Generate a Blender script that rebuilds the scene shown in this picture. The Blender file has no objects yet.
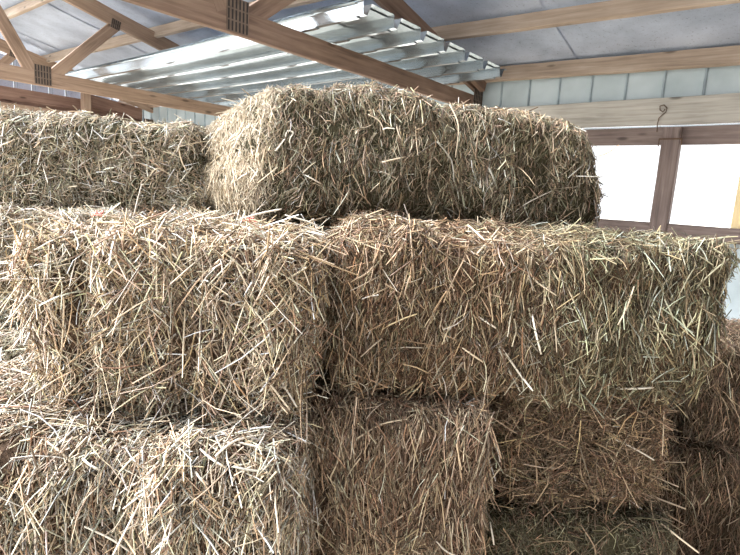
import bpy, bmesh, math, random
import numpy as np
from mathutils import Vector, Matrix, noise
from mathutils.bvhtree import BVHTree

random.seed(7)
rng = np.random.default_rng(11)
SC = bpy.context.scene
COL = SC.collection

# ------------------------------------------------------------------ camera
F, PITCH, ROLL, EYE = 520.0, math.radians(9.3), math.radians(3.3), 1.36
fw = np.array([0, math.cos(PITCH), -math.sin(PITCH)])
rt0 = np.array([1.0, 0, 0])
up0 = np.array([0, math.sin(PITCH), math.cos(PITCH)])
RT = rt0 * math.cos(ROLL) + up0 * math.sin(ROLL)
UP = up0 * math.cos(ROLL) - rt0 * math.sin(ROLL)
CAM = np.array([0, 0, EYE])
cd = bpy.data.cameras.new('camera')
cd.sensor_fit = 'HORIZONTAL'; cd.sensor_width = 36.0; cd.lens = F / 740 * 36
cd.clip_start = 0.02; cd.clip_end = 300
cam = bpy.data.objects.new('camera', cd); COL.objects.link(cam)
cam.matrix_world = Matrix((
    (RT[0], UP[0], -fw[0], CAM[0]), (RT[1], UP[1], -fw[1], CAM[1]),
    (RT[2], UP[2], -fw[2], CAM[2]), (0, 0, 0, 1)))
SC.camera = cam


def ray(x, y):
    return fw + RT * ((x - 370) / F) + UP * ((277.5 - y) / F)


def on_plane(x, y, n, k):
    d = ray(x, y)
    return CAM + d * ((k - CAM @ n) / (d @ n))


# the barn's own axes: tv runs along the trusses to the window wall, wv runs along that wall
A_ = math.radians(50.5)
WV = np.array([-math.sin(A_), math.cos(A_), 0.0])
TV = np.array([math.cos(A_), math.sin(A_), 0.0])
ZV = np.array([0, 0, 1.0])


def B(t, w, z):
    return TV * t + WV * w + ZV * z


def roof_z(t, w):
    return 2.62 + 0.235 * (5.05 - t) + 0.025 * (w - 2.77)


# ------------------------------------------------------------------ materials
def new_mat(name):
    m = bpy.data.materials.new(name); m.use_nodes = True
    nt = m.node_tree
    return m, nt, nt.nodes['Principled BSDF']


def N(nt, typ, **kw):
    n = nt.nodes.new(typ)
    for k, v in kw.items():
        if k.startswith('in_'):
            n.inputs[k[3:].replace('_', ' ')].default_value = v
        else:
            setattr(n, k, v)
    return n


def ramp(nt, stops):
    r = nt.nodes.new('ShaderNodeValToRGB')
    e = r.color_ramp.elements
    while len(e) < len(stops): e.new(0.5)
    for el, (p, c) in zip(e, stops):
        el.position = p; el.color = (*c, 1)
    return r


def srgb(r, g, b):
    f = lambda c: (c / 255 / 12.92) if c / 255 <= 0.04045 else ((c / 255 + 0.055) / 1.055) ** 2.4
    return (f(r), f(g), f(b))


def wood(name, dark, mid, light, rough=0.75):
    m, nt, b = new_mat(name)
    tc = N(nt, 'ShaderNodeTexCoord')
    oi = N(nt, 'ShaderNodeObjectInfo')
    add = N(nt, 'ShaderNodeVectorMath', operation='ADD')
    sc_ = N(nt, 'ShaderNodeVectorMath', operation='SCALE'); sc_.inputs['Scale'].default_value = 9.0
    comb = N(nt, 'ShaderNodeCombineXYZ')
    for i in range(3): nt.links.new(oi.outputs['Random'], comb.inputs[i])
    nt.links.new(comb.outputs[0], sc_.inputs[0])
    nt.links.new(tc.outputs['Object'], add.inputs[0]); nt.links.new(sc_.outputs[0], add.inputs[1])
    mp = N(nt, 'ShaderNodeMapping'); mp.inputs['Scale'].default_value = (1.2, 26, 26)
    nt.links.new(add.outputs[0], mp.inputs[0])
    n1 = N(nt, 'ShaderNodeTexNoise', in_Scale=1.6, in_Detail=6.0, in_Roughness=0.62, in_Distortion=0.6)
    nt.links.new(mp.outputs[0], n1.inputs['Vector'])
    mp2 = N(nt, 'ShaderNodeMapping'); mp2.inputs['Scale'].default_value = (2.0, 4, 4)
    nt.links.new(add.outputs[0], mp2.inputs[0])
    n2 = N(nt, 'ShaderNodeTexNoise', in_Scale=1.0, in_Detail=4.0)
    nt.links.new(mp2.outputs[0], n2.inputs['Vector'])
    mx = N(nt, 'ShaderNodeMix', data_type='FLOAT'); mx.inputs[0].default_value = 0.45
    nt.links.new(n1.outputs[0], mx.inputs[2]); nt.links.new(n2.outputs[0], mx.inputs[3])
    r = ramp(nt, [(0.3, dark), (0.5, mid), (0.7, light)])
    nt.links.new(mx.outputs[0], r.inputs[0])
    # knots
    mp3 = N(nt, 'ShaderNodeMapping'); mp3.inputs['Scale'].default_value = (2.6, 8, 8)
    nt.links.new(add.outputs[0], mp3.inputs[0])
    vo = N(nt, 'ShaderNodeTexVoronoi', in_Scale=1.0)
    nt.links.new(mp3.outputs[0], vo.inputs['Vector'])
    kr = ramp(nt, [(0.07, (0.25, 0.25, 0.25)), (0.16, (1, 1, 1))])
    nt.links.new(vo.outputs['Distance'], kr.inputs[0])
    mc = N(nt, 'ShaderNodeMix', data_type='RGBA', blend_type='MULTIPLY'); mc.inputs[0].default_value = 0.8
    nt.links.new(r.outputs[0], mc.inputs[6]); nt.links.new(kr.outputs[0], mc.inputs[7])
    nt.links.new(mc.outputs[2], b.inputs['Base Color'])
    b.inputs['Roughness'].default_value = rough
    b.inputs['Specular IOR Level'].default_value = 0.25
    bp = N(nt, 'ShaderNodeBump'); bp.inputs['Strength'].default_value = 0.35; bp.inputs['Distance'].default_value = 0.004
    nt.links.new(n1.outputs[0], bp.inputs['Height']); nt.links.new(bp.outputs[0], b.inputs['Normal'])
    return m


M_truss = wood('truss_timber', srgb(108, 88, 74), srgb(152, 128, 110), srgb(180, 157, 138))
M_rafter = wood('rafter_timber', srgb(84, 68, 58), srgb(124, 102, 88), srgb(152, 129, 113))
M_purlin = wood('purlin_timber', srgb(124, 108, 94), srgb(160, 143, 128), srgb(186, 170, 156))
M_grey = wood('weathered_timber', srgb(124, 120, 114), srgb(166, 162, 155), srgb(194, 190, 184))
M_post = wood('backlit_post_timber', srgb(80, 70, 68), srgb(120, 106, 102), srgb(150, 136, 130))  # wood colour darkened so the window frame reads as backlit
M_plank = wood('plank_timber', srgb(84, 62, 56), srgb(130, 102, 90), srgb(160, 132, 116))
M_jamb = wood('sunlit_jamb_timber', srgb(214, 190, 140), srgb(236, 214, 168), srgb(246, 230, 194))  # warm sunlight on the jamb is put into the wood colour


def metal_sheet_mat():
    m, nt, b = new_mat('galvanised_steel')
    tc = N(nt, 'ShaderNodeTexCoord')
    n1 = N(nt, 'ShaderNodeTexNoise', in_Scale=7.0, in_Detail=5.0)
    nt.links.new(tc.outputs['Object'], n1.inputs['Vector'])
    r = ramp(nt, [(0.3, srgb(180, 187, 192)), (0.7, srgb(192, 199, 204))])
    nt.links.new(n1.outputs[0], r.inputs[0]); nt.links.new(r.outputs[0], b.inputs['Base Color'])
    rr = N(nt, 'ShaderNodeMapRange'); rr.inputs[3].default_value = 0.13; rr.inputs[4].default_value = 0.18
    nt.links.new(n1.outputs[0], rr.inputs[0]); nt.links.new(rr.outputs[0], b.inputs['Roughness'])
    b.inputs['Metallic'].default_value = 0.85
    return m


def ceiling_mat():
    m, nt, b = new_mat('roof_sheet_underside')
    tc = N(nt, 'ShaderNodeTexCoord')
    n1 = N(nt, 'ShaderNodeTexNoise', in_Scale=2.2, in_Detail=6.0, in_Roughness=0.6)
    nt.links.new(tc.outputs['Object'], n1.inputs['Vector'])
    r = ramp(nt, [(0.3, srgb(148, 157, 175)), (0.65, srgb(188, 197, 215))])
    nt.links.new(n1.outputs[0], r.inputs[0])
    n2 = N(nt, 'ShaderNodeTexNoise', in_Scale=48.0, in_Detail=4.0, in_Roughness=0.75)
    nt.links.new(tc.outputs['Object'], n2.inputs['Vector'])
    sp = ramp(nt, [(0.31, (0.35, 0.35, 0.37)), (0.42, (1, 1, 1))])
    nt.links.new(n2.outputs[0], sp.inputs[0])
    mc = N(nt, 'ShaderNodeMix', data_type='RGBA', blend_type='MULTIPLY'); mc.inputs[0].default_value = 0.85
    nt.links.new(r.outputs[0], mc.inputs[6]); nt.links.new(sp.outputs[0], mc.inputs[7])
    nt.links.new(mc.outputs[2], b.inputs['Base Color'])
    b.inputs['Metallic'].default_value = 0.1; b.inputs['Roughness'].default_value = 0.48
    bp = N(nt, 'ShaderNodeBump'); bp.inputs['Strength'].default_value = 0.25; bp.inputs['Distance'].default_value = 0.03
    nt.links.new(n1.outputs[0], bp.inputs['Height']); nt.links.new(bp.outputs[0], b.inputs['Normal'])
    return m


def simple(name, col, rough=0.6, metallic=0.0, noise_scale=None, var=0.25):
    m, nt, b = new_mat(name)
    b.inputs['Roughness'].default_value = rough; b.inputs['Metallic'].default_value = metallic
    tc = N(nt, 'ShaderNodeTexCoord')
    n1 = N(nt, 'ShaderNodeTexNoise', in_Scale=noise_scale or 8.0, in_Detail=5.0)
    nt.links.new(tc.outputs['Object'], n1.inputs['Vector'])
    r = ramp(nt, [(0.3, tuple(c * (1 - var) for c in col)), (0.7, tuple(min(1, c * (1 + var)) for c in col))])
    nt.links.new(n1.outputs[0], r.inputs[0]); nt.links.new(r.outputs[0], b.inputs['Base Color'])
    return m


def siding_mat():
    m, nt, b = new_mat('pale_blue_siding')
    tc = N(nt, 'ShaderNodeTexCoord')
    n1 = N(nt, 'ShaderNodeTexNoise', in_Scale=3.0, in_Detail=5.0)
    nt.links.new(tc.outputs['Object'], n1.inputs['Vector'])
    r = ramp(nt, [(0.3, srgb(164, 178, 184)), (0.7, srgb(190, 202, 208))])
    nt.links.new(n1.outputs[0], r.inputs[0]); nt.links.new(r.outputs[0], b.inputs['Base Color'])
    b.inputs['Roughness'].default_value = 0.45
    tr = N(nt, 'ShaderNodeBsdfTranslucent')
    nt.links.new(r.outputs[0], tr.inputs[0])
    mx = N(nt, 'ShaderNodeMixShader'); mx.inputs[0].default_value = SIDING_TRANS
    out = nt.nodes['Material Output']
    nt.links.new(b.outputs[0], mx.inputs[1]); nt.links.new(tr.outputs[0], mx.inputs[2])
    nt.links.new(mx.outputs[0], out.inputs['Surface'])
    return m


SIDING_TRANS = 0.05
M_sheet = metal_sheet_mat()
M_ceil = ceiling_mat()
M_siding = siding_mat()
M_rib = simple('siding_lap', srgb(150, 164, 172), 0.5)
M_plate = simple('gusset_steel', srgb(120, 104, 92), 0.5, 0.6, 20)
M_slot = simple('gusset_slot', srgb(46, 38, 34), 0.8)
M_wire = simple('rusty_wire', srgb(92, 72, 58), 0.6, 0.6, 40)
M_bounce_floor = simple('pale_bounce_floor', srgb(176, 168, 152), 0.95, 0, 5, 0.15)  # unseen floor, made pale to bounce light upward
M_yard = simple('pale_yard', srgb(226, 220, 208), 0.95, 0, 1.5, 0.1)
M_twine = simple('red_twine', srgb(216, 124, 112), 0.7, 0, 30)


def straw_mat():
    m, nt, b = new_mat('straw')
    at = N(nt, 'ShaderNodeAttribute', attribute_name='tint')
    nt.links.new(at.outputs['Color'], b.inputs['Base Color'])
    b.inputs['Roughness'].default_value = 0.42
    b.inputs['Specular IOR Level'].default_value = 0.45
    tr = N(nt, 'ShaderNodeBsdfTranslucent')
    nt.links.new(at.outputs['Color'], tr.inputs[0])
    mx = N(nt, 'ShaderNodeMixShader'); mx.inputs[0].default_value = 0.15
    out = nt.nodes['Material Output']
    nt.links.new(b.outputs[0], mx.inputs[1]); nt.links.new(tr.outputs[0], mx.inputs[2])
    nt.links.new(mx.outputs[0], out.inputs['Surface'])
    return m


def core_mat():
    m, nt, b = new_mat('packed_hay')
    at = N(nt, 'ShaderNodeAttribute', attribute_name='tint')
    tc = N(nt, 'ShaderNodeTexCoord')
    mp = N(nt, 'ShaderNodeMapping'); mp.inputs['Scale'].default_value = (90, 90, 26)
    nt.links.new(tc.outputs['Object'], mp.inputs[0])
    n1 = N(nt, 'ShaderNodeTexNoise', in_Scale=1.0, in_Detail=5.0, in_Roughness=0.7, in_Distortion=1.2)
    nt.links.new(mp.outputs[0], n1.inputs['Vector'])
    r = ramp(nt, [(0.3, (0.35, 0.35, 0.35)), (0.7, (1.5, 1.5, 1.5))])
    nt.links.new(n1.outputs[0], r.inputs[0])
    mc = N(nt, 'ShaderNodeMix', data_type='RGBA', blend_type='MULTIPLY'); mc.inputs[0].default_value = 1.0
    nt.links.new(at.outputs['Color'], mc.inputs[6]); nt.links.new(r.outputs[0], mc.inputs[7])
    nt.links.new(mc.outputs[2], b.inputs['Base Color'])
    b.inputs['Roughness'].default_value = 0.9; b.inputs['Specular IOR Level'].default_value = 0.1
    bp = N(nt, 'ShaderNodeBump'); bp.inputs['Strength'].default_value = 0.9; bp.inputs['Distance'].default_value = 0.01
    nt.links.new(n1.outputs[0], bp.inputs['Height']); nt.links.new(bp.outputs[0], b.inputs['Normal'])
    return m


M_straw = straw_mat()
M_core = core_mat()


# ------------------------------------------------------------------ helpers
def tag(o, label=None, cat=None, group=None, kind=None):
    if label: o['label'] = label
    if cat: o['category'] = cat
    if group: o['group'] = group
    if kind: o['kind'] = kind
    return o


def empty(name, loc):
    o = bpy.data.objects.new(name, None); COL.objects.link(o)
    o.empty_display_size = 0.1
    o.matrix_world = Matrix.Translation(Vector(loc))
    return o


def put(o, M, parent=None):
    if parent is not None:
        o.parent = parent
        o.matrix_parent_inverse = Matrix.Identity(4)
        o.matrix_basis = parent.matrix_basis.inverted() @ M
    else:
        o.matrix_basis = M
    return o


def link(name, me, mats, M=Matrix.Identity(4), parent=None):
    for m in (mats if isinstance(mats, (list, tuple)) else [mats]): me.materials.append(m)
    o = bpy.data.objects.new(name, me); COL.objects.link(o)
    return put(o, M, parent)


def bm_mesh(name, bm):
    me = bpy.data.meshes.new(name); bm.to_mesh(me); bm.free(); return me


def frame(o, x, zhint):
    x = Vector(x).normalized(); z = Vector(zhint); z = (z - x * z.dot(x)).normalized(); y = z.cross(x)
    M = Matrix((x, y, z)).transposed().to_4x4(); M.translation = Vector(o)
    return M


def board(name, p0, p1, th, ht, zhint, mat, parent=None, wav=0.0025):
    """a sawn board from p0 to p1 (centre line), ht along zhint, th across"""
    p0, p1 = Vector(p0), Vector(p1); L = (p1 - p0).length
    bm = bmesh.new()
    n = max(2, int(L / 0.35)); xs = [L * i / n for i in range(n + 1)]
    rings = []
    for i, x in enumerate(xs):
        j = lambda: random.uniform(-wav, wav)
        b = min(th, ht) * 0.08
        pts = [(-th / 2 + b, -ht / 2), (th / 2 - b, -ht / 2), (th / 2, -ht / 2 + b), (th / 2, ht / 2 - b),
               (th / 2 - b, ht / 2), (-th / 2 + b, ht / 2), (-th / 2, ht / 2 - b), (-th / 2, -ht / 2 + b)]
        oy, oz = j(), j()
        rings.append([bm.verts.new((x, y + oy, z + oz)) for y, z in pts])
    for a, c in zip(rings, rings[1:]):
        for k in range(8): bm.faces.new((a[k], a[(k + 1) % 8], c[(k + 1) % 8], c[k]))
    bm.faces.new(rings[0][::-1]); bm.faces.new(rings[-1])
    bmesh.ops.recalc_face_normals(bm, faces=bm.faces)
    return link(name, bm_mesh(name, bm), mat, frame(p0, p1 - p0, zhint), parent)


def tube_mesh(name, pts, r, sides=6, taper=None):
    pts = [Vector(p) for p in pts]; bm = bmesh.new(); rings = []
    ref = Vector((0.31, 0.2, 0.93)); m = len(pts)
    for i, p in enumerate(pts):
        d = (pts[min(i + 1, m - 1)] - pts[max(i - 1, 0)]).normalized()
        a = d.cross(ref).normalized(); c = d.cross(a)
        rr = r * (1 if taper is None else 1 - taper * abs(2 * i / (m - 1) - 1))
        rings.append([bm.verts.new(p + (a * math.cos(q) + c * math.sin(q)) * rr)
                      for q in [2 * math.pi * k / sides for k in range(sides)]])
    for u, v in zip(rings, rings[1:]):
        for k in range(sides): bm.faces.new((u[k], u[(k + 1) % sides], v[(k + 1) % sides], v[k]))
    bm.faces.new(rings[0][::-1]); bm.faces.new(rings[-1])
    bmesh.ops.recalc_face_normals(bm, faces=bm.faces)
    for f in bm.faces: f.smooth = True
    return bm_mesh(name, bm)


def mesh_np(name, V, Q, mat_idx=None, tint=None, smooth=True):
    me = bpy.data.meshes.new(name)
    nv, nq = len(V), len(Q)
    me.vertices.add(nv); me.vertices.foreach_set('co', np.ascontiguousarray(V, np.float32).ravel())
    me.loops.add(nq * 4); me.loops.foreach_set('vertex_index', np.ascontiguousarray(Q, np.int32).ravel())
    me.polygons.add(nq); me.polygons.foreach_set('loop_start', np.arange(nq, dtype=np.int32) * 4)
    if mat_idx is not None: me.polygons.foreach_set('material_index', np.ascontiguousarray(mat_idx, np.int32))
    me.polygons.foreach_set('use_smooth', np.full(nq, smooth))
    if tint is not None:
        at = me.attributes.new('tint', 'FLOAT_COLOR', 'POINT')
        at.data.foreach_set('color', np.ascontiguousarray(tint, np.float32).ravel())
    me.update(calc_edges=True)
    return me


# ------------------------------------------------------------------ the barn
# floor and yard
def quad_obj(name, pts, mat, label, kind='structure', thick=0.05):
    bm = bmesh.new()
    top = [bm.verts.new(p) for p in pts]; low = [bm.verts.new((p[0], p[1], p[2] - thick)) for p in pts]
    bm.faces.new(top); bm.faces.new(low[::-1])
    k = len(pts)
    for i in range(k): bm.faces.new((top[i], low[i], low[(i + 1) % k], top[(i + 1) % k]))
    bmesh.ops.recalc_face_normals(bm, faces=bm.faces)
    o = link(name, bm_mesh(name, bm), mat)
    return tag(o, label, None, None, kind)


T_L, T_R, W_N, W_F = -5.0, 4.95, -3.0, 10.7
quad_obj('floor', [B(T_L, W_N, 0), B(T_R + .1, W_N, 0), B(T_R + .1, W_F + .1, 0), B(T_L, W_F + .1, 0)], M_bounce_floor,
         'unseen barn floor with chaff, kept pale to bounce light')
g = quad_obj('ground', [(-60, -60, -0.06), (60, -60, -0.06), (60, 60, -0.06), (-60, 60, -0.06)], M_yard,
             'bright open yard around the barn', thick=0.1)


# ceiling: lapped roofing sheets with a slight sag between the purlins
LEFT_SHADE_ROOF = [(W_N, 0.5)]
NEAR_T0 = -0.4


def roof():
    t0, t1 = -0.4, 5.35
    seams = [W_N - .4, -2.6, -1.7, -0.8, 0.03, 0.93, 1.85, 2.77, 3.7, 4.6, 5.5, 6.4, 7.3, 8.2, 9.1, 10.0, W_F + .3]
    bm = bmesh.new()
    nt_ = 46
    for k, (a, b) in enumerate(zip(seams, seams[1:])):
        a2 = a - 0.05; nw = 8; lift = 0.012 * (k % 2)
        t0 = -0.4 if b < 1.0 else 1.9  # sheeting cut back out of view to let sky light in
        for side in (0, 1):
            grid = []
            for i in range(nt_ + 1):
                t = t0 + (t1 - t0) * i / nt_
                row = []
                for j in range(nw + 1):
                    w = a2 + (b - a2) * j / nw
                    ph = ((t - 5.0) / 0.87) % 1.0
                    z = roof_z(t, w) + 0.004 + lift - 0.016 * math.sin(math.pi * ph) * (0.6 + 0.4 * math.sin(w * 3 + k)) + 0.016 + side * 0.006
                    row.append(bm.verts.new(B(t, w, z)))
                grid.append(row)
            for i in range(nt_):
                for j in range(nw):
                    f = (grid[i][j], grid[i + 1][j], grid[i + 1][j + 1], grid[i][j + 1])
                    bm.faces.new(f if side else f[::-1])
    for f in bm.faces: f.smooth = True
    o = link('ceiling', bm_mesh('ceiling', bm), M_ceil)
    tag(o, 'grey metal roof sheeting seen from below', None, None, 'structure')


roof()


def slab(name, pts, mat, label, th=0.03):
    pts = [np.array(p) for p in pts]
    n = np.cross(pts[1] - pts[0], pts[2] - pts[0]); n = n / np.linalg.norm(n) * th
    bm = bmesh.new()
    a = [bm.verts.new(p) for p in pts]; c = [bm.verts.new(p + n) for p in pts]
    bm.faces.new(a); bm.faces.new(c[::-1]); k = len(pts)
    for i in range(k): bm.faces.new((a[i], a[(i + 1) % k], c[(i + 1) % k], c[i]))
    bmesh.ops.recalc_face_normals(bm, faces=bm.faces)
    return tag(link(name, bm_mesh(name, bm), mat), label, None, None, 'structure')


zr = roof_z(-.4, 2)
lz = lambda t: zr - 0.235 * (-.4 - t)
for (wa, wb) in LEFT_SHADE_ROOF:
    slab('ceiling', [B(-.4, wa, zr), B(T_L, wa, lz(T_L)), B(T_L, wb, lz(T_L)), B(-.4, wb, zr)], M_ceil, 'unseen left roof slope added to shape the daylight')  # unseen roof piece, added to keep daylight coming from the left
slab('wall_light_block', [B(NEAR_T0, W_N, 0), B(T_R, W_N, 0), B(T_R, W_N, roof_z(T_R, W_N)), B(NEAR_T0, W_N, roof_z(max(NEAR_T0, -.4), W_N))], M_plank, 'unseen plank wall added to block light from behind right')  # unseen wall, added to cut light from behind right

# roof seam battens are not visible; purlins flush under the sheets
PUR = [(4.89, 'pale eave purlin running along the top of the window wall'),
       (4.10, 'pale purlin under the roof, next up from the eave purlin'),
       (3.27, 'pale purlin crossing the roof just above the stacked metal sheets'),
       (2.36, 'pale purlin at the top left corner behind the truss web'),
       (1.48, None), (0.60, None)]
for i, (t, lab) in enumerate(PUR):
    if lab is None: continue
    ww = [(W_N, W_F)]
    h = 0.14 if i == 0 else 0.125
    zz = lambda w: roof_z(t, w) - h / 2 - 0.004
    p0, p1 = B(t, W_N + .08, zz(W_N + .08)), B(t, W_F - .05, zz(W_F - .05))
    nrm = np.cross(p1 - p0, TV + ZV * -0.235); nrm /= np.linalg.norm(nrm)
    if nrm[2] < 0: nrm = -nrm
    o = board('purlin', p0, p1, 0.045, h, nrm, M_purlin)
    tag(o, lab, 'roof beam', 'purlins under the roof')


def gusset(name, c, across, upv, n, wd, ht, parent, cols=6):
    bm = bmesh.new()
    def bx(cx, cy, cz, sx, sy, sz, mi):
        r = bmesh.ops.create_cube(bm, size=1.0, matrix=Matrix.Translation((cx, cy, cz)) @ Matrix.Diagonal((sx, sy, sz, 1)))
        for v in r['verts']:
            for f in v.link_faces: f.material_index = mi
    bx(0, 0, 0, wd, 0.003, ht, 0)
    p = wd / cols
    for k in range(cols):
        for r_ in range(3):
            bx(-wd / 2 + p * (k + .5), -0.0017, -ht / 2 + ht / 3 * (r_ + .5), p * 0.42, 0.0012, ht / 3 * 0.86, 1)
    M = frame(c, across, upv)
    # y axis of the frame should face along n
    y = M.col[1].to_3d()
    if y.dot(Vector(n)) < 0:
        M = M @ Matrix.Rotation(math.pi, 4, 'Z')
    return link(name, bm_mesh(name, bm), [M_plate, M_slot], M, parent)


def truss(W, label, zb, mc, mr, tj=2.06):
    root = empty('roof_truss', B(1.5, W, zb))
    tag(root, label, 'roof truss', 'roof trusses')
    th, hc = 0.042, 0.145
    t0, t1 = -0.6, 5.0
    board('bottom_chord', B(t0, W, zb + hc / 2), B(t1, W, zb + hc / 2), th, hc, ZV, mc, root)
    hr = 0.165
    rz = lambda t: roof_z(t, W) - 0.095 - hr / 2 + 0.02
    slope = TV + ZV * (-0.235)
    board('rafter', B(-0.35, W, rz(-0.35)), B(5.25, W, rz(5.25)), th, hr, ZV, mr, root)
    # webs in a V from the chord joint, one up to the rafter, one up towards the ridge
    zt = zb + hc - 0.03
    board('web', B(tj + 0.09, W + 0.002, zt), B(2.84, W + 0.002, rz(2.84) - 0.02), th * 0.9, 0.115, ZV, mc, root)
    board('web', B(tj - 0.09, W - 0.002, zt), B(1.38, W - 0.002, rz(1.38) - .02), th * 0.9, 0.12, ZV, mc, root)
    gusset('gusset_plate', B(tj, W - th / 2 - 0.003, zb + hc * 0.72), TV, ZV, WV, 0.155, 0.19, root)
    gusset('gusset_plate', B(2.80, W - th / 2 - 0.003, rz(2.80) - 0.06), slope, ZV, WV, 0.10, 0.10, root, 5)
    gusset('gusset_plate', B(4.9, W - th / 2 - 0.003, zb + hc * 0.9), TV, ZV, WV, 0.2, 0.16, root)
    return root


truss(2.77, 'nearer timber roof truss holding up the right ends of the metal sheets', 2.235, M_rafter, M_rafter, 1.97)
truss(9.5, 'farthest timber truss, glimpsed at the left edge beyond the V webs', 2.235, M_truss, M_truss)
truss(6.15, 'farther timber truss whose webs form a V at upper left', 2.235, M_truss, M_truss)
# scab block nailed beside the near truss heel
o = board('rafter_block', B(4.62, 2.70, roof_z(4.62, 2.7) - 0.13), B(4.9, 2.70, roof_z(4.9, 2.7) - 0.15), 0.06, 0.17, ZV, M_rafter)
tag(o, 'short dark timber block at the heel of the nearer truss', 'timber')


def thicken(bm, off):
    """close a single-layer strip into a thin solid by copying it along off"""
    faces = list(bm.faces)
    edges = [e for e in bm.edges if len(e.link_faces) == 1]
    mp = {v: bm.verts.new(v.co + Vector(off)) for v in list(bm.verts)}
    for e in edges:
        a, c = e.verts
        f = bm.faces.new((a, c, mp[c], mp[a])); f.material_index = e.link_faces[0].material_index
    for f in faces:
        g_ = bm.faces.new([mp[v] for v in reversed(f.verts)]); g_.material_index = f.material_index
    bmesh.ops.recalc_face_normals(bm, faces=bm.faces)


# window wall
def strip_wall(name, z0, z1, label, mat=M_siding, ribs=True, w0=W_N, w1=W_F):
    bm = bmesh.new()
    pts = []
    w = w0
    prof = []
    while w < w1:
        prof += [(w, 0.0), (w + 0.268, 0.0), (w + 0.276, -0.018), (w + 0.284, -0.018)]
        w += 0.292
    off = 0.03
    lo, hi = [], []
    for (ww, d) in prof:
        lo.append(bm.verts.new(B(T_R + off + d, ww, z0))); hi.append(bm.verts.new(B(T_R + off + d, ww, z1)))
    for i in range(len(prof) - 1):
        f = bm.faces.new((lo[i], lo[i + 1], hi[i + 1], hi[i]))
        f.material_index = 0 if i % 4 == 0 else 1
    thicken(bm, TV * 0.004)
    o = link(name, bm_mesh(name, bm), [mat, M_rib])
    return tag(o, label, None, None, 'structure')


strip_wall('wall_right', 2.20, 2.66, 'pale blue ribbed siding above the windows')
strip_wall('wall_right', 0.0, 1.16, 'pale blue ribbed siding below the window sill')

o = board('header_beam', B(T_R - .03, W_N, 2.15), B(T_R - .03, W_F, 2.15), 0.045, 0.215, ZV, M_grey)
tag(o, 'wide weathered header board above the window openings', 'beam')
win = empty('window_1', B(T_R, 0.97, 1.24)); tag(win, 'timber framed opening in the right wall with bright daylight', None, None, 'structure')
board('lintel', B(T_R + .02, W_N, 1.962), B(T_R + .02, W_F, 1.962), 0.05, 0.152, ZV, M_post, win)
board('sill', B(T_R - .0, W_N, 1.185), B(T_R - .0, W_F, 1.185), 0.09, 0.12, ZV, M_post, win)
for wq in (0.96, 2.55, 4.1, 5.65, 7.2, 8.8, -1.2, -2.8):
    o = board('post', B(T_R - 0.01, wq, 0.0), B(T_R - 0.01, wq - 0.01, 2.02), 0.10, 0.135, WV, M_post, win)
jm = board('trim_1', B(T_R + .03, 0.40, 1.24), B(T_R + .03, 0.40, 1.89), 0.06, 0.11, WV, M_jamb)
tag(jm, 'jamb strip at the right edge of the window, coloured as if sunlit', None, None, 'structure')
jm['kind'] = 'structure'
# steel rail in the gap under the header, and a bracket over the post
o = board('metal_rail', B(T_R - .012, W_N, 2.032), B(T_R - .012, W_F, 2.032), 0.012, 0.010, ZV, M_sheet)
tag(o, 'thin bright metal rail in the gap under the header board', 'rail')


def bracket():
    bm = bmesh.new()
    def bx(c, s):
        bmesh.ops.create_cube(bm, size=1.0, matrix=Matrix.Translation(c) @ Matrix.Diagonal((*s, 1)))
    bx((0, 0, 0), (0.17, 0.004, 0.012)); bx((-0.082, 0, -0.03), (0.008, 0.004, 0.06)); bx((0.082, 0, -0.025), (0.008, 0.004, 0.05))
    o = link('post_bracket', bm_mesh('post_bracket', bm), M_wire, frame(B(T_R - .07, 0.95, 1.925), -WV, ZV))
    tag(o, 'rusty steel bracket across the top of the window post', 'bracket')


bracket()
# wire hook on the header board
hp = []
c = on_plane(660, 110, TV, T_R - .07)
for (x, y) in [(657, 132), (657.5, 124), (659, 118), (662, 115), (666, 112), (667, 108), (664, 105), (660, 106), (660, 110), (663, 112), (665, 109)]:
    hp.append(on_plane(x, y, TV, T_R - .066 - 0.004 * random.random()))
o = link('wire_hook', tube_mesh('wire_hook', hp, 0.0042), M_wire)
tag(o, 'twisted rusty wire hook hanging on the header board', 'hook')


# far gable wall: planks below, ribbed siding above with daylight slots between
def far_wall():
    bm = bmesh.new()
    w = W_F + 0.05
    t = 1.6
    while t < 5.0:
        for (a, b, d, mi) in [(0, .2, 0, 0), (.2, .22, .025, 1), (.22, .25, .025, 0), (.25, .27, .0, 1)]:
            za = 2.3
            v = [bm.verts.new(B(t + a, w - (0 if mi == 0 and d == 0 else d), za)),
                 bm.verts.new(B(t + b, w - d, za)),
                 bm.verts.new(B(t + b, w - d, roof_z(t + b, w))), bm.verts.new(B(t + a, w - (0 if mi == 0 and d == 0 else d), roof_z(t + a, w)))]
            f = bm.faces.new(v); f.material_index = mi
        t += .27
    thicken(bm, WV * 0.004)
    o = link('wall_far', bm_mesh('wall_far', bm), [M_ceil, M_rib])
    tag(o, 'pale ribbed siding high on the far gable wall', None, None, 'structure')


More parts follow.
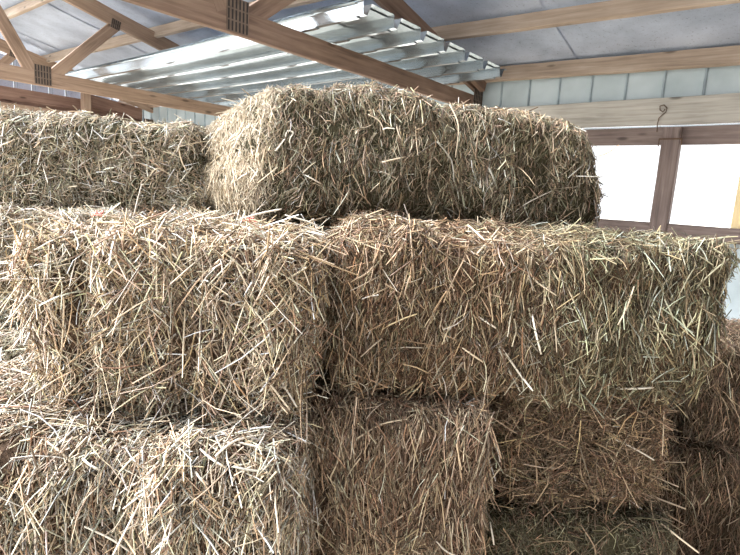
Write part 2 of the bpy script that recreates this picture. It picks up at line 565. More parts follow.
far_wall()
zz = 2.625
PW = 9.62
labs = ['topmost dark plank of the far partition, just under the bright slot',
        'second dark plank from the top of the far partition',
        'third dark plank from the top of the far partition', None]
for k in range(11):
    o = board('plank', B(1.6, PW + 0.012 * (k % 2), zz - .085), B(4.84, PW + 0.012 * (k % 2), zz - .085 - (0.02 if k == 0 else 0)), 0.03, 0.19, ZV, M_plank)
    tag(o, labs[k] if k < 3 else 'dark plank low on the far partition behind the hay', 'plank', 'planks of the far partition')
    zz -= 0.196
o = board('post', B(3.78, 9.40, 0), B(3.78, 9.40, 2.70), 0.12, 0.13, WV, M_truss)
tag(o, 'brown post in front of the far planks at upper left', 'post')
o = board('plank', B(3.88, 9.56, 2.62), B(4.8, 9.56, 2.52), 0.04, 0.2, ZV, M_plank)
tag(o, 'slanting dark plank to the right of the far post', 'plank', 'planks of the far partition')


# stacked ribbed roofing sheets lying over the chords
def sheet(z, w0, w1, t0, label, seed, nrib=7, pitch=0.298):
    rr = random.Random(seed)
    H = 0.078
    prof = [(-0.03, 0.0)]
    for k in range(nrib):
        a = k * pitch
        prof += [(a, 0.0), (a + 0.006, -H), (a + 0.04, -H), (a + 0.08, 0.0)]
    prof += [(nrib * pitch - 0.16, 0.0)]
    bm = bmesh.new()
    nw = 24
    rings = []
    for j in range(nw + 1):
        w = w0 + (w1 - w0) * j / nw
        sag = -0.018 * math.sin(math.pi * max(0, min(1, (w - 2.77) / 3.4))) 
        rings.append([bm.verts.new(B(t0 + a, w, z + d + sag)) for a, d in prof])
    for u, v in zip(rings, rings[1:]):
        for i in range(len(prof) - 1): bm.faces.new((u[i], u[i + 1], v[i + 1], v[i]))
    thicken(bm, ZV * 0.0012 + TV * 0.0012)
    o = link('metal_roofing_sheet', bm_mesh('metal_roofing_sheet', bm), M_sheet)
    tag(o, label, 'metal sheet', 'ribbed sheets stored on the truss chords')


ZS = 2.238 + 0.145 + 0.082
sheet(ZS, 2.62, 6.9, 2.47, 'lowest galvanised ribbed sheet on the truss chords, its right end set back', 1)
sheet(ZS + 0.006, 2.26, 6.75, 2.465, 'middle galvanised ribbed sheet on the truss chords, sticking out past the lowest', 2)
sheet(ZS + 0.014, 2.20, 6.85, 2.46, 'topmost galvanised ribbed sheet on the truss chords, its ends reaching farthest right', 3)


# ------------------------------------------------------------------ hay
PAL = {
    'pale': (226, 202, 162), 'cream': (240, 228, 206), 'tan': (194, 160, 118), 'gold': (208, 174, 114), 'brown': (148, 112, 80),
    'rust': (158, 112, 76), 'dark': (104, 82, 56), 'green': (144, 134, 94), 'sage': (172, 164, 126), 'olive': (110, 102, 68), 'grey': (188, 182, 164),
}
PAL = {k: np.array(srgb(*v)) for k, v in PAL.items()}
PAL = {k: v * .68 + .32 * v.mean() for k, v in PAL.items()}


def pick(mix, n):
    names = list(mix); p = np.array([mix[k] for k in names], float); p /= p.sum()
    C = np.array([PAL[k] for k in names])
    idx = rng.choice(len(names), n, p=p)
    c = C[idx] * rng.lognormal(-.2, 0.42, (n, 1)) * (1 + rng.normal(0, 0.03, (n, 3)))
    return np.clip(c, 0.01, 0.9)


def nrm(v):
    return v / np.maximum(np.linalg.norm(v, axis=-1, keepdims=True), 1e-9)


def make_core(L, D, H, r, amp, seed, flake, grooves, corner, bulge, hump=None, top_only=None):
    h = np.array([L, D, H]) / 2
    step = 0.017
    n = [max(6, int(2 * a / step)) for a in h]
    Vs, Qs = [], []
    off = 0
    for ax in range(3):
        o1, o2 = [(1, 2), (2, 0), (0, 1)][ax]
        for s in (-1, 1):
            a, b = np.meshgrid(np.linspace(-1, 1, n[o1] + 1), np.linspace(-1, 1, n[o2] + 1), indexing='ij')
            P = np.zeros(a.shape + (3,)); P[..., ax] = s; P[..., o1] = a; P[..., o2] = b
            Vs.append(P.reshape(-1, 3))
            ni, nj = a.shape
            idx = np.arange(ni * nj).reshape(ni, nj) + off
            q = np.stack([idx[:-1, :-1], idx[1:, :-1], idx[1:, 1:], idx[:-1, 1:]], -1).reshape(-1, 4)
            Qs.append(q if s > 0 else q[:, ::-1]); off += ni * nj
    U = np.concatenate(Vs); Q = np.concatenate(Qs)
    _, first, inv = np.unique(np.round(U, 6), axis=0, return_index=True, return_inverse=True)
    inv = inv.ravel()
    U = U[first]; Q = inv[Q]
    q = U * h
    inner = np.clip(q, -(h - r), h - r)
    d = nrm(q - inner)
    pos = inner + r * d
    # bulging faces
    uu = pos / h
    fall = (1 - uu ** 2)
    pos[:, 1] += np.sign(U[:, 1]) * (np.abs(U[:, 1]) > .98) * bulge * fall[:, 0].clip(0) ** .5 * fall[:, 2].clip(0) ** .7
    pos[:, 0] += np.sign(U[:, 0]) * (np.abs(U[:, 0]) > .98) * bulge * 1.4 * fall[:, 1].clip(0) ** .6 * fall[:, 2].clip(0) ** .6
    # flakes along the length: grooves between slices
    x = pos[:, 0]
    wob = np.array([noise.noise((p[0] * 3, p[1] * 5 + seed, p[2] * 5)) for p in pos])
    g_ = np.abs(np.sin(np.pi * (x + 0.03 * wob + seed * .37) / flake))
    dis = -0.019 * np.exp(-(g_ / 0.22) ** 2)
    for (gx, gd, gw) in grooves:
        dis -= gd * np.exp(-((x - gx + 0.015 * wob) / gw) ** 2)
    nz = np.array([noise.fractal((p[0] * 11 + seed, p[1] * 11, p[2] * 11), 1.0, 2.0, 3) for p in pos])
    nz2 = np.array([noise.noise((p[0] * 4.2 + seed * 3, p[1] * 4.2, p[2] * 4.2)) for p in pos])
    dis += amp * nz * 0.6 + amp * 1.3 * nz2
    pos = pos + d * dis[:, None]
    if hump:
        for (hx, hz, hw) in hump:
            pos[:, 2] += hz * np.exp(-((pos[:, 0] - hx) / hw) ** 2) * ((pos[:, 2] / h[2] + 1) / 2).clip(0, 1)
    # corner offsets, trilinear: key (sx, sy, sz)
    u01 = ((pos / h) + 1) / 2
    for (sx, sy, sz), o in corner.items():
        wgt = np.ones(len(pos))
        for k, s in enumerate((sx, sy, sz)):
            if s == 0: continue
            wgt = wgt * (u01[:, k] if s > 0 else 1 - u01[:, k])
        pos = pos + wgt[:, None] * np.array(o)
    return pos, Q


def strand_geo(P, Nn, fdir, theta, L, Wd, lift, depth, anchor, bend, sag, flat=0.55):
    n = len(P)
    v = fdir * 0.45 - ZV
    Dn = nrm(v[None] - Nn * (Nn @ v)[:, None])
    S = np.cross(Nn, Dn)
    d = Dn * np.cos(theta)[:, None] + S * np.sin(theta)[:, None] + Nn * lift[:, None]
    d = nrm(d)
    rv = rng.normal(size=(n, 3)); rv = nrm(rv - d * (rv * d).sum(1, keepdims=True))
    bv = nrm(rv + Nn * 0.3)
    s = np.array([0, .33, .67, 1.0])
    ss = s[None, :] - anchor[:, None]
    pts = P[:, None] + (Nn * depth[:, None])[:, None] + d[:, None] * (L[:, None] * ss)[..., None]
    pts += bv[:, None] * (bend[:, None] * L[:, None] * ((s[None] - .5) ** 2 * 4 - .4))[..., None]
    drop = sag[:, None] * L[:, None] * np.clip(ss, 0, None) ** 2
    pts -= ZV[None, None] * drop[..., None]
    # ring frame
    tan = np.empty_like(pts); tan[:, 1:-1] = pts[:, 2:] - pts[:, :-2]; tan[:, 0] = pts[:, 1] - pts[:, 0]; tan[:, -1] = pts[:, -1] - pts[:, -2]
    tan = nrm(tan)
    e1 = nrm(np.cross(tan, rv[:, None] + 0.01)); e2 = np.cross(tan, e1)
    prof = np.array([1.0, 1.0, 0.95, 0.7])
    ang = np.array([0.2, 0.2 + 2.094, 0.2 + 4.189])
    r = Wd[:, None] * 0.5 * prof[None]
    ring = pts[:, :, None] + e1[:, :, None] * (r[:, :, None] * np.cos(ang))[..., None] + e2[:, :, None] * (r[:, :, None] * np.sin(ang) * flat)[..., None]
    V = ring.reshape(-1, 3)
    base = (np.arange(n) * 12)[:, None, None, None]
    i = np.arange(3)[:, None]; k = np.arange(3)[None, :]
    q = np.stack([i * 3 + k, i * 3 + (k + 1) % 3, (i + 1) * 3 + (k + 1) % 3, (i + 1) * 3 + k], -1)
    Q = (base + q[None]).reshape(-1, 4)
    return V, Q


def sample(V, Q, dens_fn, n_total=None, scale=1.0):
    a, b, c, d = (V[Q[:, k]] for k in range(4))
    cr = np.cross(c - a, d - b); ar = np.linalg.norm(cr, axis=1) / 2; fn = nrm(cr)
    cen = (a + b + c + d) / 4
    w = ar * dens_fn(cen, fn)
    cnt = int(w.sum() * scale)
    idx = rng.choice(len(Q), cnt, p=w / w.sum())
    u, v = rng.random(cnt)[:, None], rng.random(cnt)[:, None]
    P = a[idx] * (1 - u) * (1 - v) + b[idx] * u * (1 - v) + c[idx] * u * v + d[idx] * (1 - u) * v
    return P, idx, fn


def vert_normals(V, Q):
    a, b, c, d = (V[Q[:, k]] for k in range(4))
    fn = np.cross(c - a, d - b)
    vn = np.zeros_like(V)
    for k in range(4): np.add.at(vn, Q[:, k], fn)
    return nrm(vn)


def hay_bale(label, origin, yaw, L, D, H, st, corner=None, seed=1, stalks=(), hidden=False, hump=None, grooves=(), r=0.055, bulge=0.012, amp=0.025, group='hay bales stacked in the barn'):
    """origin: bottom centre of the FRONT face; yaw turns it about z; front looks to local -y"""
    root = empty('hay_bale', origin)
    tag(root, label, 'hay bale', group)
    V, Q = make_core(L, D, H, r, amp, seed, st.get('flake', 0.11), grooves, corner or {}, bulge, hump)
    cy, sy = math.cos(yaw), math.sin(yaw)
    R = np.array([[cy, -sy, 0], [sy, cy, 0], [0, 0, 1.0]])
    V = V + np.array([0, D / 2, H / 2])
    Vl = V @ R.T                         # offset from origin, world axes
    fdir = R @ np.array([0, -1.0, 0]); xdir = R @ np.array([1.0, 0, 0])
    face_w = st.get('faces', dict(front=1, top=.8, left=.8, right=.8))

    def dens(cen, fn):
        f, x, z = fn @ fdir, fn @ xdir, fn[:, 2]
        d_ = face_w['front'] * np.clip(f, 0, 1) + face_w['top'] * np.clip(z, 0, 1) + face_w['left'] * np.clip(-x, 0, 1) + face_w['right'] * np.clip(x, 0, 1) + 0.06
        return d_
    vn = vert_normals(Vl, Q)

    def layer(density, mix, ang, lmin, lmax, wmin, wmax, liftr, depthr, anch, bendr, sagr, clump=0.0):
        def df(cen, fn):
            d_ = dens(cen, fn)
            if clump:
                nz = np.array([noise.noise(tuple(c * 9 + seed)) for c in cen])
                d_ = d_ * np.clip(1 + clump * nz * 2.2, 0.08, 4)
            return d_
        P, idx, fn = sample(Vl, Q, df, scale=density)
        n = len(P)
        Nn = nrm(fn[idx] * 0.4 + vn[Q[idx, 0]])
        th = np.zeros(n)
        comp = rng.choice(len(ang), n, p=np.array([a[2] for a in ang]) / sum(a[2] for a in ang))
        for k, (mu, sg, _) in enumerate(ang):
            m = comp == k
            th[m] = np.radians(rng.normal(mu, sg, m.sum()))
        # neighbouring straws share a lean
        lean = np.array([noise.noise((p[0] * 8 + seed * 5, p[1] * 8, p[2] * 8)) for p in P]) * st.get('swirl', 0.7)
        th = th + lean
        top = Nn[:, 2] > 0.75
        th[top] += rng.normal(0, 1.0, top.sum())
        Ls = np.exp(rng.uniform(np.log(lmin), np.log(lmax), n)); Wd = rng.uniform(wmin, wmax, n)
        tint = pick(mix, n)
        ft = st.get('tintfn')
        if ft is not None:
            tint = ft(P, Nn, tint)
        # patches of the bale differ a little in colour
        pt = np.array([noise.noise((p[0] * 5 + seed * 2, p[1] * 5, p[2] * 3)) for p in P])
        tint = np.clip(tint * (1 + 0.22 * pt[:, None]), 0.01, 0.9)
        Vg, Qg = strand_geo(P, Nn, fdir, th, Ls, Wd, rng.normal(liftr[0], liftr[1], n), rng.uniform(*depthr, n),
                            rng.uniform(*anch, n), rng.normal(0, bendr, n), np.abs(rng.normal(0, sagr, n)))
        T = np.repeat(np.concatenate([tint, np.ones((n, 1))], 1), 12, axis=0)
        return Vg, Qg, T

    if hidden:
        Vg, Qg, T = layer(2500, st['mix'], st['ang'], .04, .1, .003, .005, (0, .2), (-.004, .01), (.2, .8), .12, .05)
    else:
        k = st.get('k', 1.0)
        Vg, Qg, T = layer(st.get('dens', 26000) * k, st['mix'], st['ang'], *st.get('len', (.022, .075)), *st.get('wid', (.0016, .0038)),
                          (0.05, st.get('rough', .3)), (-.012, .016), (.25, .75), st.get('bend', .07), .04, st.get('clump', 0.6))
    core_shade = np.array(st.get('core', PAL['dark'])) * 0.7  # core colour darkened so gaps between straws read as shade
    Tc = np.concatenate([np.tile(core_shade, (len(Vl), 1)), np.ones((len(Vl), 1))], 1)
    Va = np.concatenate([Vl, Vg]); Qa = np.concatenate([Q, Qg + len(Vl)]); Ta = np.concatenate([Tc, T])
    mi = np.concatenate([np.zeros(len(Q), int), np.ones(len(Qg), int)])
    me = mesh_np('packed_hay', Va, Qa, mi, Ta)
    Mw = Matrix.Translation(Vector(origin))
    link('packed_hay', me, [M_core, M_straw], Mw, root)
    if not hidden:
        Vg, Qg, T = layer(st.get('loose', 3000), st.get('lmix', st['mix']), st.get('lang', st['ang']), *st.get('llen', (.05, .14)), *st.get('lwid', (.0026, .0048)),
                          (st.get('llift', .12), .22), (.002, .02), (.1, .6), st.get('bend', .08), st.get('lsag', .12), st.get('lclump', 0.6))
        me = mesh_np('loose_straw', Vg, Qg, None, T)
        o = link('loose_straw', me, M_straw, Mw, root)
        tag(o, kind='stuff')
    # single stalks that stand out
    if stalks:
        tree = BVHTree.FromPolygons([Vector(v + np.array(origin)) for v in Vl], [tuple(int(i) for i in q) for q in Q])
        for (pix, wid, colr) in stalks:
            pts = []
            last = None
            for (x, y) in pix:
                d = Vector(ray(x, y)).normalized()
                hit, nn, _, dist = tree.ray_cast(Vector(CAM), d)
                if hit is None:
                    dist = last if last is not None else (Vector(np.array(origin)) - Vector(CAM)).length * 1.02
                    p = Vector(CAM) + d * dist
                else:
                    p = hit + nn * (0.014 + 0.008 * random.random()); last = dist - 0.02
                pts.append(p)
            # resample with a smooth Catmull-Rom
            if len(pts) > 2:
                sm = []
                for i in range(len(pts) - 1):
                    p0, p1, p2, p3 = pts[max(i - 1, 0)], pts[i], pts[i + 1], pts[min(i + 2, len(pts) - 1)]
                    for kk in range(4):
                        u = kk / 4
                        sm.append(0.5 * ((2 * p1) + (p2 - p0) * u + (2 * p0 - 5 * p1 + 4 * p2 - p3) * u * u + (3 * p1 - p0 - 3 * p2 + p3) * u ** 3))
                pts = sm + [pts[-1]]
            else:
                a, b = pts; nb = Vector(fdir) * 0.004
                pts = [a, a.lerp(b, .35) + nb, a.lerp(b, .7) + nb, b]
            pts = [p - Vector(origin) for p in pts]
            sme = tube_mesh('stalk', pts, wid / 2, 6, 0.25)
            at = sme.attributes.new('tint', 'FLOAT_COLOR', 'POINT')
            cc = PAL[colr] * random.uniform(.9, 1.1)
            at.data.foreach_set('color', np.tile(np.array([*cc, 1.0], np.float32), len(sme.vertices)))
            link('stalk', sme, M_straw, Mw, root)
    return root


ANY = [(0, 38, 3), (60, 30, 1), (-60, 30, 1)]
VERT = [(0, 16, 4), (28, 20, 1), (-28, 20, 1)]
MESSY = [(0, 40, 2), (50, 25, 1), (-50, 25, 1), (90, 20, .6)]

pale_mix = dict(pale=4, cream=1.2, tan=3.5, gold=1.6, brown=1.6, dark=.5, sage=.7)
brown_mix = dict(brown=4, rust=2, tan=3, dark=1.6, pale=.8, olive=.5)
green_mix = dict(green=2.6, sage=2.4, tan=2, pale=1.2, olive=1.6, brown=1.4, dark=.8, grey=.8)
bright_mix = dict(pale=4, cream=4, tan=1.5, grey=1.5)

st_A = dict(mix=dict(green=2.4, sage=1.8, tan=2.2, pale=1, brown=2.2, olive=2.2, dark=1.2, gold=.4), ang=[(0, 24, 4), (-35, 25, 1.5), (45, 25, 1)], len=(.015, .05), wid=(.0015, .0032), swirl=.45,
            lmix=dict(pale=2, tan=2, sage=1.5, grey=1), loose=1300, llen=(.035, .09), core=PAL['olive'] * .7, k=1.35, clump=.5)


def daylit_end_A(P, Nn, c):
    m = np.clip((-P[:, 0] - 0.49) / 0.08, 0, 1)[:, None]  # left end lightened in the straw tint to read as daylit
    return c * (1 - m) + m * (0.35 * c + 0.65 * PAL['pale'] * (0.75 + 0.4 * rng.random((len(P), 1))))


st_A['tintfn'] = daylit_end_A
st_B = dict(mix=dict(sage=3, pale=3.5, tan=3, green=1, cream=1, grey=.8, olive=.6, dark=.6), ang=MESSY, len=(.02, .06), lmix=dict(pale=3, cream=2, sage=1, tan=1), loose=2200, llen=(.04, .09), core=PAL['olive'] * .7, swirl=1.3, clump=.5)
st_C = dict(mix=pale_mix, ang=[(0, 34, 3), (-45, 22, 1.4), (45, 22, 1.4)], len=(.03, .1), wid=(.0024, .005), lmix=dict(pale=3, tan=3, gold=1, cream=1, brown=1), loose=2600, llen=(.07, .2), lang=[(0, 28, 3), (-50, 20, 1.2), (50, 20, 1.2)],
            lwid=(.0026, .0046), core=PAL['brown'] * .7, k=.72, llift=.07)


def tint_D(P, Nn, c):
    m = np.clip((P[:, 0] + 0.08) / 0.22, 0, 1)[:, None]            # brown cut hay at its left, greener towards the right
    br = np.array([0.78, 0.71, 0.63])
    gr = np.array([0.58, 0.62, 0.54])
    return c * (br * (1 - m) + gr * m)


st_D = dict(mix=dict(tan=3, brown=3, pale=1.4, sage=1.4, dark=1.2, green=1.2, rust=1), ang=[(0, 24, 4), (-40, 25, 1.2), (30, 25, 1)], len=(.02, .07), lmix=dict(pale=2.4, tan=2.5, cream=1, brown=1, grey=.6), loose=2400,
            llen=(.04, .12), core=PAL['brown'] * .7, tintfn=tint_D, k=1.1, swirl=.5, clump=.4)
st_E = dict(mix=dict(tan=3, pale=2.4, brown=2.2, grey=1.2, dark=1, sage=.6, rust=.6), ang=[(0, 26, 4), (-40, 22, 1), (40, 22, 1)], len=(.03, .1), wid=(.002, .0042), lmix=dict(pale=3, tan=2, cream=1.6, grey=1), loose=3600, llen=(.05, .14),
            core=PAL['brown'] * .55, k=.68, llift=.12, swirl=.5)
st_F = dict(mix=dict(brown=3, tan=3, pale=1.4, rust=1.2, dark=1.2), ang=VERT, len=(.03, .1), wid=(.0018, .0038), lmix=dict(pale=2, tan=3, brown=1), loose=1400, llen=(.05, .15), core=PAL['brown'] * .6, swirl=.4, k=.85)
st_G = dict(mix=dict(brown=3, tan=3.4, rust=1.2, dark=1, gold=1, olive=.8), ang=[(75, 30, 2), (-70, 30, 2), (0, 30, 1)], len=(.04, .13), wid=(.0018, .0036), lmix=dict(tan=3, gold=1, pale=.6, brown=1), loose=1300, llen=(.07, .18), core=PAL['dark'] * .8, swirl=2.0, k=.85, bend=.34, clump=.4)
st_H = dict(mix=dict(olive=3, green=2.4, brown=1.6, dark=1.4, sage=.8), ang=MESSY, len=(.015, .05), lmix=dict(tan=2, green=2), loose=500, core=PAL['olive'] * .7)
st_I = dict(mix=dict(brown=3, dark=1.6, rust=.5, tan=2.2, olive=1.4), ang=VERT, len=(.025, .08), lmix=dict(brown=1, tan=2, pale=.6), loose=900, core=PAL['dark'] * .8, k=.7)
st_K = dict(mix=dict(sage=2, pale=3, cream=1.4, tan=2), ang=MESSY, len=(.03, .09), lmix=bright_mix, loose=1500, core=PAL['tan'] * .6, k=.6, faces=dict(front=1, top=1, left=.2, right=.2))
st_S = dict(mix=brown_mix, ang=ANY, core=PAL['brown'] * .8)

S = lambda *p: list(p)
STK_A = [(S((278, 152), (285, 140), (291, 133), (296, 134), (294, 141), (287, 149)), .0042, 'cream'), (S((496, 222), (525, 205), (553, 190)), .004, 'cream'),
         (S((573, 176), (603, 177)), .004, 'grey'), (S((598, 156), (607, 153), (619, 145)), .004, 'tan'), (S((381, 164), (403, 157)), .006, 'pale'),
         (S((439, 142), (447, 160), (455, 182)), .0055, 'grey'), (S((384, 133), (379, 122), (369, 117)), .004, 'pale'), (S((383, 132), (388, 129), (395, 130)), .004, 'cream'),
         (S((428, 168), (429, 190), (431, 204)), .005, 'pale'), (S((486, 168), (496, 185)), .006, 'grey'), (S((450, 105), (458, 128), (457, 158)), .005, 'pale'),
         (S((262, 184), (280, 168)), .004, 'pale'), (S((305, 175), (319, 183)), .005, 'cream'), (S((528, 112), (531, 136)), .004, 'tan'), (S((566, 178), (583, 160)), .005, 'grey')]
STK_B = [(S((180, 146), (183, 160), (190, 172)), .005, 'pale'), (S((180, 147), (195, 144), (206, 143)), .005, 'pale'), (S((78, 134), (90, 144)), .005, 'cream'), (S((150, 178), (160, 169), (172, 176)), .005, 'pale')]
STK_C = [(S((280, 221), (305, 227), (330, 235)), .005, 'cream'), (S((286, 228), (310, 232), (328, 240)), .0045, 'cream'), (S((270, 232), (300, 240), (322, 243)), .0045, 'pale'), (S((285, 215), (306, 221), (318, 226)), .0045, 'cream'), (S((138, 241), (165, 252), (188, 268)), .0046, 'cream'), (S((154, 255), (193, 269)), .0046, 'cream'), (S((109, 306), (124, 294), (144, 285)), .0046, 'cream'), (S((146, 302), (161, 313)), .0046, 'cream'),
         (S((186, 294), (222, 299), (255, 307)), .0042, 'pale'), (S((230, 248), (243, 272), (256, 303)), .004, 'pale'), (S((258, 258), (262, 285)), .004, 'pale'), (S((271, 315), (293, 291)), .0042, 'pale'),
         (S((40, 260), (48, 290), (66, 322)), .0045, 'pale'), (S((58, 250), (64, 300), (68, 375)), .004, 'pale'), (S((95, 300), (97, 345), (91, 385)), .004, 'tan'), (S((96, 195 + 60), (99, 320), (98, 366)), .004, 'pale'),
         (S((240, 219), (262, 213), (282, 209)), .005, 'cream'), (S((290, 250), (320, 275), (357, 304)), .0045, 'tan'), (S((240, 345), (270, 380), (290, 410)), .005, 'pale'), (S((262, 340), (282, 385), (297, 407)), .005, 'cream'),
         (S((205, 330), (180, 365), (140, 386)), .0042, 'gold'), (S((207, 365), (209, 400), (203, 432)), .0042, 'tan'), (S((250, 350), (272, 392), (288, 414)), .005, 'pale')]
STK_D = [(S((409, 214), (411, 240), (414, 279)), .0046, 'tan'), (S((376, 339), (374, 370), (372, 395)), .004, 'tan'), (S((353, 281), (372, 268), (377, 248)), .0045, 'tan'), (S((497, 344), (515, 370), (533, 391)), .006, 'cream'),
         (S((495, 346), (508, 366), (522, 386)), .005, 'grey'), (S((481, 317), (495, 327)), .0055, 'cream'), (S((459, 346), (479, 360)), .005, 'pale'), (S((533, 315), (536, 333), (539, 352)), .0055, 'cream'), (S((621, 383), (648, 383)), .006, 'cream'),
         (S((612, 324), (622, 306), (630, 285)), .0045, 'pale'), (S((686, 288), (704, 274), (722, 258)), .0045, 'sage'), (S((445, 300), (450, 282), (462, 262)), .004, 'tan'), (S((468, 225), (490, 246)), .005, 'pale'),
         (S((525, 262), (530, 275), (556, 296)), .005, 'pale'), (S((470, 298), (482, 292), (500, 298)), .004, 'tan'), (S((660, 300), (668, 322)), .005, 'sage'), (S((500, 232), (475, 258)), .005, 'pale')]
STK_E = [(S((90, 520), (118, 534), (146, 556)), .0042, 'cream'), (S((200, 455), (226, 470)), .005, 'cream'), (S((205, 440), (240, 452)), .005, 'cream'), (S((215, 462), (236, 448), (268, 440)), .005, 'cream'),
         (S((238, 448), (266, 458), (282, 470)), .005, 'cream'), (S((236, 470), (262, 474)), .005, 'grey'), (S((195, 470), (212, 482)), .005, 'cream'), (S((140, 440), (148, 470), (150, 500)), .004, 'pale'),
         (S((128, 452), (146, 466), (160, 462)), .004, 'grey'), (S((30, 505), (40, 520), (42, 550)), .004, 'cream'), (S((85, 462), (102, 470)), .005, 'cream'), (S((48, 448), (70, 462), (86, 480)), .004, 'pale'), (S((232, 536), (252, 528), (274, 532)), .004, 'pale')]
STK_F = [(S((342, 433), (337, 455), (333, 474), (340, 482), (347, 487), (353, 472), (360, 453)), .0044, 'pale'), (S((501, 467), (484, 489), (465, 513)), .0046, 'pale'), (S((359, 436), (380, 425), (408, 422)), .0044, 'pale'), (S((400, 402), (432, 402)), .005, 'pale'),
         (S((436, 536), (448, 545), (462, 558)), .005, 'cream'), (S((490, 522), (494, 545)), .0046, 'cream'), (S((418, 386), (432, 384)), .004, 'tan'), (S((487, 433), (496, 446), (500, 462)), .004, 'cream')]
STK_G = [(S((602, 432), (628, 444), (654, 460)), .0058, 'cream'), (S((538, 428), (572, 447)), .0045, 'tan'), (S((578, 476), (577, 452), (592, 430), (606, 436), (598, 462)), .004, 'tan'), (S((530, 520), (536, 480), (534, 450)), .0045, 'tan'),
         (S((540, 480), (560, 470), (590, 474)), .004, 'tan'), (S((555, 440), (580, 424), (612, 428)), .004, 'brown'), (S((520, 520), (560, 524), (592, 512)), .004, 'tan'), (S((622, 440), (626, 460), (640, 478)), .004, 'tan')]
STK_H = [(S((639, 490), (662, 500), (686, 509)), .006, 'pale'), (S((648, 503), (668, 515), (685, 525)), .005, 'tan'), (S((662, 527), (682, 540), (699, 553)), .006, 'pale'), (S((578, 525), (590, 540), (594, 552)), .005, 'tan')]
STK_J = [(S((664, 443), (680, 470), (694, 500), (697, 522), (700, 543)), .004, 'tan')]

# --- hidden supports first (the inside of the stack)
HB = 'hay bales stacked in the barn'
def support(label, o, yaw, L, D, H, seed):
    hay_bale(label, o, yaw, L, D, H, st_S, seed=seed, hidden=True)

# floor layer
support('brown hay bale on the floor under the lower left front bale', (-.60, .92, 0), 0, .96, .44, .445, 31)
support('brown hay bale on the floor under the bale with upright straw', (.10, 1.40, 0), 0, .46, .84, .45, 32)
support('brown hay bale on the floor at the left, inside the stack', (-.90, 1.40, 0), 0, .46, .92, .44, 33)
support('brown hay bale on the floor deep inside the stack, left of centre', (-.40, 1.40, 0), 0, .46, .92, .44, 34)
hay_bale('pale hay bale glimpsed at the left edge, directly under the whitish one', (-.93, 1.38, .45), 0, .52, .95, .41, st_K, seed=35)
support('brown hay bale in the second layer deep inside the stack', (-.40, 1.38, .445), 0, .48, .95, .41, 36)
support('brown hay bale behind the wide right bale, below the top bale', (.44, 1.765, .885), 0, .98, .44, .375, 37)

# --- the bales the photo shows
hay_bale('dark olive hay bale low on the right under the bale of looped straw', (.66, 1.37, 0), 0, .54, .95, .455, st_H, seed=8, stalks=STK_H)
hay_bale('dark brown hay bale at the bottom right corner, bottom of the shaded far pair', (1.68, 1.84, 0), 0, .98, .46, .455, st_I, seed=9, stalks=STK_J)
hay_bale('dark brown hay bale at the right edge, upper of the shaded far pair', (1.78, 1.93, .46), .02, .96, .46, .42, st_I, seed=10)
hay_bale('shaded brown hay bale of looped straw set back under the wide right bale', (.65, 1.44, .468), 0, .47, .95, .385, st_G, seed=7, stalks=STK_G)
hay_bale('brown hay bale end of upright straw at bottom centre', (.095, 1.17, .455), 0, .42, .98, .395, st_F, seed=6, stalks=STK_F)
hay_bale('pale tangled hay bale at bottom left with bright straw along its top edge', (-.655, .90, .452), 0, 1.02, .46, .395, st_E, seed=5, stalks=STK_E)
hay_bale('pale whitish hay bale at the left edge under the back left bale', (-.97, 1.58, .862), 0, .58, .95, .37, st_K, seed=11)
hay_bale('whitish hay bale just behind the yellow front left bale', (-.40, 1.58, .862), 0, .52, .95, .375, st_K, seed=12)
hay_bale('wide hay bale at right centre, brown at left and greener at right', (.41, 1.245, .875), math.radians(5), 1.0, .47, .395, st_D,
         corner={(1, 0, 1): (.04, 0, 0), (1, 0, -1): (-.06, 0, 0), (-1, 0, -1): (.025, 0, 0), (-1, -1, 1): (.02, .02, -.03)}, seed=4, stalks=STK_D, hump=[(-.36, .028, .09), (.3, .0, .1)], grooves=[(-.02, .012, .02)])
rc = hay_bale('yellow straw bale at the left front with long loose stalks', (-.43, 1.07, .862), math.radians(-2), .555, .48, .375, st_C,
              corner={(-1, 0, 1): (-.06, 0, -.01), (-1, 0, -1): (.0, 0, 0), (1, 0, -1): (-.015, 0, 0)}, seed=3, stalks=STK_C, grooves=[(-.13, .032, .022), (.07, .022, .02)])
hay_bale('grey green hay bale at back left beneath the farther truss', (-1.06, 1.76, 1.24), math.radians(1), .96, .46, .305, st_B, seed=2, stalks=STK_B)
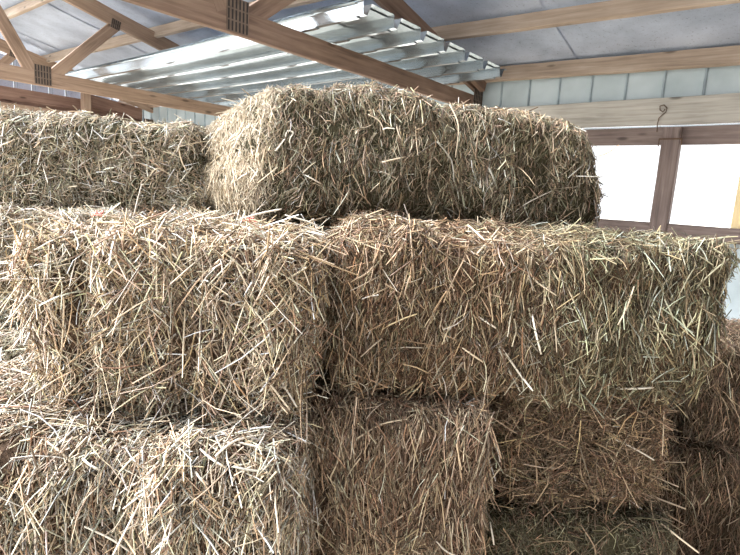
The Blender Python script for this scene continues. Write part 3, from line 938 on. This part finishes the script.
hay_bale('greenish hay bale on top of the stack, left end tinted paler as if daylit', (.205, 1.66, 1.275), math.radians(10), 1.10, .44, .41, st_A,
         corner={(-1, 1, 0): (-.24, 0, -.03), (-1, -1, 1): (.02, .03, -.015), (1, 0, 1): (-.07, 0, -.08), (1, 0, -1): (.01, 0, 0), (-1, 1, 1): (.05, 0, -.05)}, seed=1, stalks=STK_A,
         grooves=[(.03, .018, .02)], r=.075, bulge=.03, hump=[(-.2, .03, .22), (.2, .035, .16)])

# two red twine knots on the left front bale's top
for (x, y) in [(99, 214), (250, 220)]:
    c = on_plane(x, y, ZV, 1.262)
    pts = [c + np.array([math.cos(a) * .008 * (1 + .3 * math.sin(3 * a)), math.sin(a) * .008, .002 + .006 * math.sin(2 * a)]) for a in np.linspace(0, 9, 22)]
    pts = [c + np.array([-.025, .01, -.006])] + pts + [c + np.array([.022, -.012, -.004])]
    o = link('twine_knot', tube_mesh('twine_knot', [p - np.array(rc.location) for p in pts], .0024), M_twine, Matrix.Translation(rc.location), rc)
    tag(o, 'red twine knot')

# ------------------------------------------------------------------ daylight
SUN = 25.0
wd = bpy.data.worlds.new('overcast_sky'); SC.world = wd; wd.use_nodes = True
nt = wd.node_tree; bg = nt.nodes['Background']
tc = N(nt, 'ShaderNodeTexCoord'); sp = N(nt, 'ShaderNodeSeparateXYZ')
nt.links.new(tc.outputs['Generated'], sp.inputs[0])
rw = ramp(nt, [(0.0, (0.9, 0.92, 0.95)), (0.25, (0.95, 0.98, 1.0)), (1.0, (0.80, 0.90, 1.0))])
nt.links.new(sp.outputs[2], rw.inputs[0]); nt.links.new(rw.outputs[0], bg.inputs['Color'])
bg.inputs['Strength'].default_value = 1.8

sd = bpy.data.lights.new('sun', 'SUN'); sd.energy = SUN; sd.angle = math.radians(50); sd.color = (0.97, 0.98, 1.0)
so = bpy.data.objects.new('sun', sd); COL.objects.link(so)
so.rotation_euler = Vector((0.85, -0.06, -0.63)).to_track_quat('-Z', 'Y').to_euler()

SC.view_settings.view_transform = 'Standard'
SC.view_settings.look = 'None'
SC.view_settings.gamma = 1.0
SC.view_settings.use_curve_mapping = False
SC.view_settings.exposure = -0.15
SC.cycles.max_bounces = 8
SC.cycles.diffuse_bounces = 5
